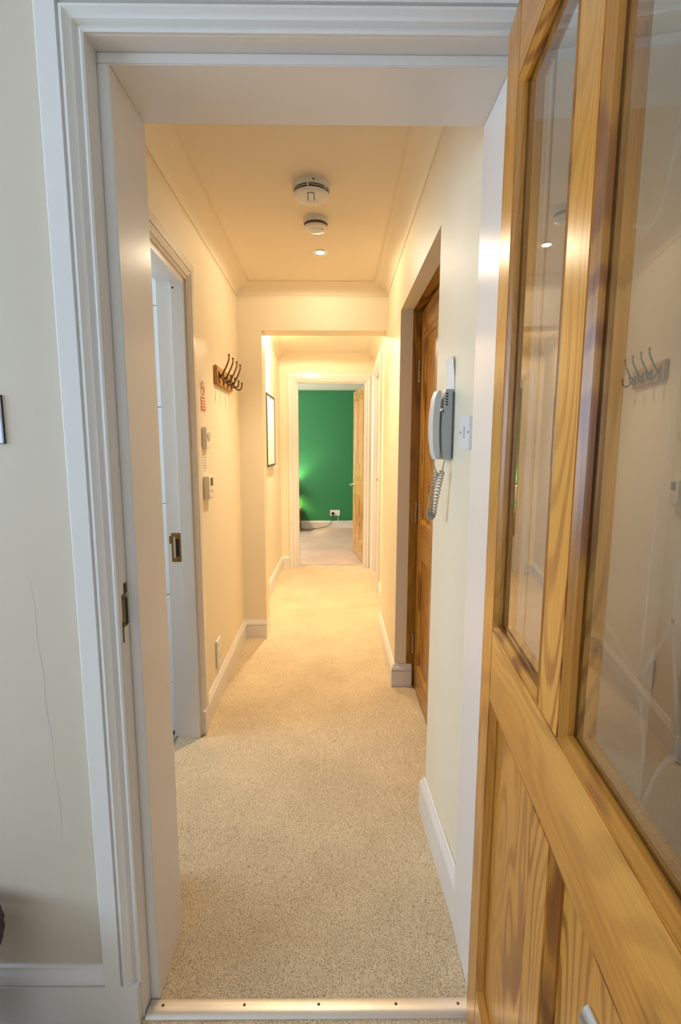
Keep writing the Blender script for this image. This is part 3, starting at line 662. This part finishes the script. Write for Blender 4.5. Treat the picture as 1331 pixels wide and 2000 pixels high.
# ------------------------------------------------------------------ things on the left wall (local x outwards, y along the hall, z up)
rk = thing('coat_rack', 'oak board coat rack with four antique bronze double hooks', 'coat rack', (XL, 2.49, 1.605))
mk('board', B(0, 0.018, 0, 0.405, 0, 0.095, bevel=0.004), RACKW, rk)
hk = None
for i, y in enumerate((0.045, 0.147, 0.255, 0.36)):
    z0 = 0.042
    bm = bmesh.new(); box(bm, 0.018, 0.022, y - .013, y + .013, z0 - .032, z0 + .026, bevel=.0018)
    ho = mk('hook', bm, BRONZE, rk)
    upper = smoothpath([(.020, y, z0 + .006), (.034, y, z0 + .010), (.046, y, z0 + .030), (.060, y, z0 + .058), (.070, y, z0 + .085), (.071, y, z0 + .103)], 6)
    m = len(upper); mk('upper_prong', tube(bmesh.new(), upper, [.0052 - .0022 * k / m for k in range(m)], 10), BRONZE, ho, 50)
    mk('prong_tip', ball(bmesh.new(), (.0712, y, z0 + .107), .0058), BRONZE, ho, 60)
    low = smoothpath([(.020, y, z0 + .002), (.034, y, z0 - .006), (.044, y, z0 - .024), (.060, y, z0 - .031), (.075, y, z0 - .020), (.079, y, z0 + .002)], 6)
    m = len(low); mk('lower_prong', tube(bmesh.new(), low, [.0054 - .0018 * k / m for k in range(m)], 10), BRONZE, ho, 50)
    mk('prong_tip', ball(bmesh.new(), (.079, y, z0 + .005), .0062), BRONZE, ho, 60)
    mk('screw', ball(bmesh.new(), (.022, y, z0 - .026), .0032, 8), BRASS, ho, 60)
sg = thing('no_smoking_sign', 'red and white no smoking sticker above the thermostat', 'sign', (XL, 2.222, 1.452))
mk('backing', B(0, 0.0012, 0, 0.082, 0, 0.140), SIGNW, sg)
mk('red_panel', B(.0012, .0018, .003, .079, .003, .066), RED, sg)
for i, (a, b_) in enumerate(((.010, .072), (.014, .068), (.010, .072), (.018, .064))): mk('lettering', B(.0018, .0021, a, b_, .052 - i * .013, .0575 - i * .013), SIGNW, sg)
F = lambda a, b, h: (.0012 + h, .041 + a, .104 + b)
bm = bmesh.new(); n = 36
for rr_, h in ((.033, 0), (.033, .0008), (.026, .0008), (.026, 0)): pass
rings = [[bm.verts.new(F(r_ * math.cos(2 * PI * i / n), r_ * math.sin(2 * PI * i / n), h)) for i in range(n)] for r_, h in ((.033, 0), (.033, .0008), (.0265, .0008), (.0265, 0))]
for k in range(4):
    for i in range(n): bm.faces.new((rings[k][i], rings[k][(i + 1) % n], rings[(k + 1) % 4][(i + 1) % n], rings[(k + 1) % 4][i]))
mk('prohibition_ring', bm, RED, sg)
o = mk('prohibition_bar', B(.0006, .0014, -.029, .029, -.003, .003), RED, sg); o.location = (.0012, .041, .104); o.rotation_euler[0] = R(-45)
mk('cigarette', B(.0012, .0017, .020, .060, .102, .108), INK, sg)
tm = thing('thermostat', 'upper cream wall thermostat with a round dial mark', 'thermostat', (XL, 2.225, 1.285))
mk('case', B(0, .020, 0, .078, 0, .098, bevel=.003), CREAMPL, tm)
mk('dial', lathe(bmesh.new(), [(0, 0), (.022, 0), (.021, .005), (0, .006)], lambda a, b, h: (.020 + h, .04 + a, .058 + b), 28), CREAMPL, tm, 35)
mk('pointer', B(.0255, .0268, .0385, .0415, .045, .072), INK, tm); mk('scale_mark', B(.0201, .0207, .012, .016, .056, .060), INK, tm); mk('scale_mark', B(.0201, .0207, .064, .068, .056, .060), INK, tm)
cdn = thing('instruction_card', 'small printed instruction card between the two wall controls', 'card', (XL, 2.228, 1.168))
mk('card', B(0, .0012, 0, .068, 0, .088), PAPER, cdn)
for i in range(6): mk('printed_line', B(.0012, .0015, .010 + (i % 3) * .004, .058 - (i * 7 % 4) * .004, .074 - i * .0125, .0775 - i * .0125), INK, cdn)
pg = thing('heating_programmer', 'lower cream heating control with dark display', 'heating control', (XL, 2.222, 1.050))
mk('case', B(0, .026, 0, .092, 0, .108, bevel=.003), CREAMPL, pg)
mk('display', B(.026, .0268, .030, .074, .062, .098), DISPLAY, pg)
for i in range(3): mk('button', B(.026, .0285, .030 + i * .017, .041 + i * .017, .034, .044, bevel=.001), CREAMPL, pg)
mk('flap', B(.026, .0275, .008, .084, .006, .026, bevel=.0006), CREAMPL, pg)
sk = thing('wall_socket', 'white wall plate low on the left hall wall above the baseboard', 'socket', (XL, 2.345, 0.165))
mk('plate', B(0, .010, 0, .086, 0, .146, bevel=.002), PLAST, sk)
mk('rocker', B(.010, .0125, .034, .052, .104, .122, bevel=.001), PLAST, sk)
for y in (.014, .072): mk('screw', lathe(bmesh.new(), [(0, 0), (.003, 0), (.003, .0008), (0, .001)], lambda a, b, h, y=y: (.010 + h, y + a, .073 + b), 10), GREYPL, sk)
for y, z in ((.043, .07), (.030, .045), (.056, .045)): mk('pin_hole', B(.0099, .0104, y - .004, y + .004, z - .003, z + .003), SLOT, sk)

# ------------------------------------------------------------------ right wall: intercom, card, switch
WX = XR + 0.014
ic = thing('intercom_handset', 'grey wall intercom handset with curly cord', 'intercom', (0.3272, 1.369, 1.260), R(180) + math.atan2(0.024, 0.423))
# local: x out of the wall, y towards the camera (negative = further away)
mk('back_plate', B(0, .005, -.084, .002, .004, .186), GREYD, ic)
bm = bmesh.new()
def slab(bm, outline, y0, y1):
    a = [bm.verts.new((x, y0, z)) for x, z in outline]; b = [bm.verts.new((x, y1, z)) for x, z in outline]; n = len(outline)
    bm.faces.new(a); bm.faces.new(b[::-1])
    for i in range(n): bm.faces.new((a[i], a[(i + 1) % n], b[(i + 1) % n], b[i]))
slab(bm, [(.005, 0), (.026, 0), (.031, .03), (.034, .09), (.033, .135), (.030, .142), (.030, .168), (.024, .194), (.005, .194)], -.088, .0)
bs = mk('base', bm, GREYPL, ic)
for i in range(5): mk('speaker_slot', B(.018, .025, -.0004, .0008, .150 + i * .0075, .1535 + i * .0075), SLOT, bs)
mk('call_button', B(.028, .0315, -.0006, .0012, .128, .137), BLUEP, bs)
bm = bmesh.new()
o1 = [(.038, .0), (.046, .0), (.0535, .02), (.0575, .055), (.0590, .095), (.0575, .135), (.0535, .170), (.046, .190), (.036, .190), (.0365, .165), (.0395, .14), (.0405, .095), (.0395, .05), (.037, .02)]
slab(bm, o1, -.054, -.002)
bmesh.ops.bevel(bm, geom=[e for e in bm.edges if abs(e.verts[0].co.y - e.verts[1].co.y) < 1e-6], offset=.003, segments=2, affect='EDGES', clamp_overlap=True)
hs = mk('handset', bm, plain('handset_plastic', (0.56, 0.56, 0.54), 0.4), ic, 35)
def coil(path, r, turns, wire):
    P3 = smoothpath(path, 24); n = len(P3); N = turns * 12; pts = []
    for i in range(N + 1):
        t = i / N * (n - 1); k = min(int(t), n - 2); c = P3[k].lerp(P3[k + 1], t - k)
        tg = (P3[k + 1] - P3[k]).normalized(); a = Vector((0, 1, 0)); u = (a - tg * a.dot(tg)).normalized(); v = tg.cross(u)
        ph = 2 * PI * turns * i / N
        pts.append(c + (u * math.cos(ph) + v * math.sin(ph)) * r)
    return pts
cpts = [(.047, -.028, .0), (.045, -.026, -.020), (.039, -.024, -.036)]
c1 = coil([(.038, -.024, -.038), (.046, -.030, -.075), (.050, -.040, -.125), (.052, -.046, -.160), (.046, -.048, -.172), (.040, -.042, -.162), (.036, -.034, -.12), (.030, -.022, -.07), (.026, -.012, -.034)], .0068, 40, .0013)
allp = [Vector(p) for p in smoothpath(cpts, 4)] + c1 + [Vector((.024, -.014, -.026)), Vector((.019, -.012, .0))]
mk('curly_cord', tube(bmesh.new(), allp, .0017, 6), plain('cord_grey', (0.36, 0.32, 0.26), 0.5), ic, 60)
nc = thing('note_card', 'blank cream card tucked behind the top of the intercom', 'card', (0.3272, 1.371, 1.44), R(180) + math.atan2(0.024, 0.423))
bm = bmesh.new()
for yy0, yy1 in ((-.074, .0),):
    z = [0, .03, .06, .088, .104]; x = [.0015, .0018, .003, .006, .010]
    for k in range(4):
        f = [bm.verts.new(p) for p in ((x[k], yy0, z[k]), (x[k], yy1, z[k]), (x[k + 1], yy1, z[k + 1]), (x[k + 1], yy0, z[k + 1]))]; bm.faces.new(f)
bmesh.ops.remove_doubles(bm, verts=bm.verts[:], dist=1e-5)
bmesh.ops.solidify(bm, geom=bm.faces[:], thickness=.0006)
mk('card', bm, PAPER, nc)
sw = thing('light_switch', 'white single light switch between intercom and near door frame', 'light switch', (0.3363, 1.207, 1.289), R(180) + math.atan2(0.024, 0.423))
mk('plate', B(0, .009, -.080, 0, 0, .083, bevel=.002), PLAST, sw)
o = mk('rocker', B(.008, .0135, -.051, -.035, .030, .056, bevel=.0015), PLAST, sw)
mk('rocker_gap', sweep(bmesh.new(), [(-.052, .029), (-.034, .029), (-.034, .057), (-.052, .057)], [(0, 0), (.0012, 0), (.0012, .0005), (0, .0005)], lambda u, v, b: (.009 + b, u, v), True), GREYPL, sw)
for y in (-.010, -.070): mk('screw', lathe(bmesh.new(), [(0, 0), (.0028, 0), (.0028, .0008), (0, .001)], lambda a, b, h, y=y: (.009 + h, y + a, .043 + b), 10), GREYD, sw)

# near room wall: brushed switch plate at the left edge of the picture
s2 = thing('metal_switch_plate', 'brushed steel switch plate at the left edge of the picture', 'light switch', (-0.641, YW0, 1.300), R(-90)); PLATEM = plain('sky_tinted_plate', (0.72, 0.76, 0.82), 0.35, 0.25)  # bluish sky reflection is put into the plate's base colour
mk('plate', B(0, .006, -.088, 0, 0, .090, bevel=.0015), PLATEM, s2); mk('gasket', B(0, .003, -.0885, .0012, -.001, .091), SLOT, s2)
for y in (-.03, -.058): mk('rocker', B(.006, .010, y - .007, y + .007, .032, .058, bevel=.001), STEEL, s2)

# framed print beyond the opening
pf = thing('framed_print', 'white print in thin charcoal frame beyond the opening', 'picture', (XL2, 4.02, 1.125))
for a in ((0, .022, 0, .50, 0, .016), (0, .022, 0, .50, .592, .608), (0, .022, 0, .016, .016, .592), (0, .022, .484, .50, .016, .592)): mk('frame_bar', B(*a), FRAMEM, pf)
mk('print', B(.002, .018, .016, .484, .016, .592), PRINT, pf)

# ------------------------------------------------------------------ green room
gs = thing('double_socket', 'white double socket on the green wall', 'socket', (0.0, YG, 0.197), R(-90))
# local x out, y = world -x ... rotated -90: local y -> world x
mk('plate', B(0, .010, -.105, .050, 0, .092, bevel=.002), PLAST, gs)
for y in (-.070, .012): mk('rocker', B(.010, .013, y - .006, y + .006, .062, .08, bevel=.001), PLAST, gs)
for y in (.010, .026, .018): mk('pin_hole', B(.0098, .0104, y - .003, y + .003, .03 if y != .018 else .045, .034 if y != .018 else .051), SLOT, gs)
pl = thing('black_plug', 'black plug and cable in the white double socket', 'plug', (-0.062, YG - 0.0105, 0.232), R(-90))
mk('plug_body', lathe(bmesh.new(), [(0, 0), (.025, 0), (.026, .012), (.020, .026), (0, .030)], lambda a, b, h: (h, a, b), 24), BLACKPL, pl, 40)
cab = smoothpath([(.016, 0, -.02), (.018, .0, -.06), (.02, -.012, -.115), (.022, -.05, -.17), (.03, -.10, -.205), (.045, -.18, -.220), (.09, -.24, -.2255), (.12, -.28, -.2255), (.22, -.34, -.2255), (.26, -.38, -.2255), (.22, -.45, -.2255), (.16, -.50, -.2255), (.13, -.60, -.2255)], 8)
mk('cable', tube(bmesh.new(), cab, .004, 8), BLACKPL, pl, 60)
wc = smoothpath([(0.022, YG - .012, .195), (.022, YG - .013, .15), (.026, YG - .022, .120), (.05, YG - .026, .114), (.13, YG - .026, .112), (.20, YG - .024, .118), (.34, YG - .022, .119)], 8)
tag(mk('white_cable', tube(bmesh.new(), wc, .0035, 8), PLAST, None, 60), 'white cable dropping from the double socket onto the baseboard', 'cable')
bt = thing('bedside_table', 'brown wooden bedside table edge just inside the green room', 'table', (-0.78, 7.45, 0))
mk('top', B(-.22, .222, -.2, .2, .335, .355, bevel=.003), TABLEW, bt); mk('drawer_box', B(-.21, .212, -.19, .19, .12, .335, bevel=.002), TABLEW, bt)
mk('drawer', B(-.20, .20, -.197, -.188, .14, .325, bevel=.002), TABLEW, bt); mk('knob', ball(bmesh.new(), (0, -.205, .235), .012), BRASS, bt, 60)
for sx in (-.19, .192):
    for sy in (-.17, .17): mk('leg', tube(bmesh.new(), [(sx, sy, 0), (sx, sy, .12)], [.014, .018], 12), TABLEW, bt, 40)
lp = thing('table_lamp', 'lit table lamp hidden beside the doorway, glowing on the green wall', 'lamp', (-0.735, 7.52, 0.355))
mk('base', lathe(bmesh.new(), [(0, 0), (.06, 0), (.06, .012), (.02, .02), (.012, .06), (.03, .11), (.02, .16), (.008, .18), (.008, .24), (0, .24)], lambda a, b, h: (a, b, h), 28), BRASS, lp, 40)
bm = bmesh.new(); n = 32
rings = [[bm.verts.new((r_ * math.cos(2 * PI * i / n), r_ * math.sin(2 * PI * i / n), h)) for i in range(n)] for r_, h in ((.13, .19), (.085, .37), (.083, .37), (.128, .19))]
for k in range(4):
    for i in range(n): bm.faces.new((rings[k][i], rings[k][(i + 1) % n], rings[(k + 1) % 4][(i + 1) % n], rings[(k + 1) % 4][i]))
mk('shade', bm, SHADE, lp, 40)
mk('bulb', ball(bmesh.new(), (0, 0, .27), .025), plain('bulb_glow', (1, .9, .7), .3, emit=(1, .8, .5), power=20), lp, 60)
l = bpy.data.lights.new('bulb_light', 'POINT'); l.energy = 22; l.color = (1.0, 0.80, 0.45); l.shadow_soft_size = 0.03
o = bpy.data.objects.new('bulb_light', l); COL.objects.link(o); o.parent = lp; o.location = (0, 0, .31)

# ------------------------------------------------------------------ dark wicker basket at the left edge
bk = thing('wicker_basket', 'dark brown wicker basket cut off at the left edge of the picture', 'basket', (-0.792, 0.79, 0))
rows = 15
bm = bmesh.new()
for i in range(rows):
    z = .012 + i * .0205; r_ = .082 + .022 * i / rows
    pts = [((r_ + .003 * math.sin(10 * 2 * PI * k / 80 + PI * (i % 2))) * math.cos(2 * PI * k / 80), (r_ + .003 * math.sin(10 * 2 * PI * k / 80 + PI * (i % 2))) * math.sin(2 * PI * k / 80), z) for k in range(81)]
    tube(bm, pts, .0098, 6)
mk('woven_body', bm, WICKER, bk, 60)
for s_ in (0, 1):
    pts = [((.122 + .010 * math.cos(17 * 2 * PI * k / 170 + PI * s_)) * math.cos(2 * PI * k / 170), (.122 + .010 * math.cos(17 * 2 * PI * k / 170 + PI * s_)) * math.sin(2 * PI * k / 170), .332 + .010 * math.sin(17 * 2 * PI * k / 170 + PI * s_)) for k in range(171)]
    mk('rim_braid', tube(bmesh.new(), pts, .010, 8), WICKER, bk, 60)
mk('base', lathe(bmesh.new(), [(0, 0), (.082, 0), (.082, .012), (0, .012)], lambda a, b, h: (a, b, h), 32), WICKER, bk)

# the left hall wall runs a degree out of square: turn it with everything fixed to it
RZ_ = Matrix.Translation((XL, 2.3, 0)) @ Matrix.Rotation(R(1.0), 4, 'Z') @ Matrix.Translation((-XL, -2.3, 0))
for o in list(COL.objects):
    if o.parent is None and o.name in ('wall_left', 'trim_2', 'baseboard_left', 'coat_rack', 'no_smoking_sign', 'thermostat', 'instruction_card', 'heating_programmer', 'wall_socket'):
        o.matrix_world = RZ_ @ (Matrix.Translation(o.location) @ o.rotation_euler.to_matrix().to_4x4())
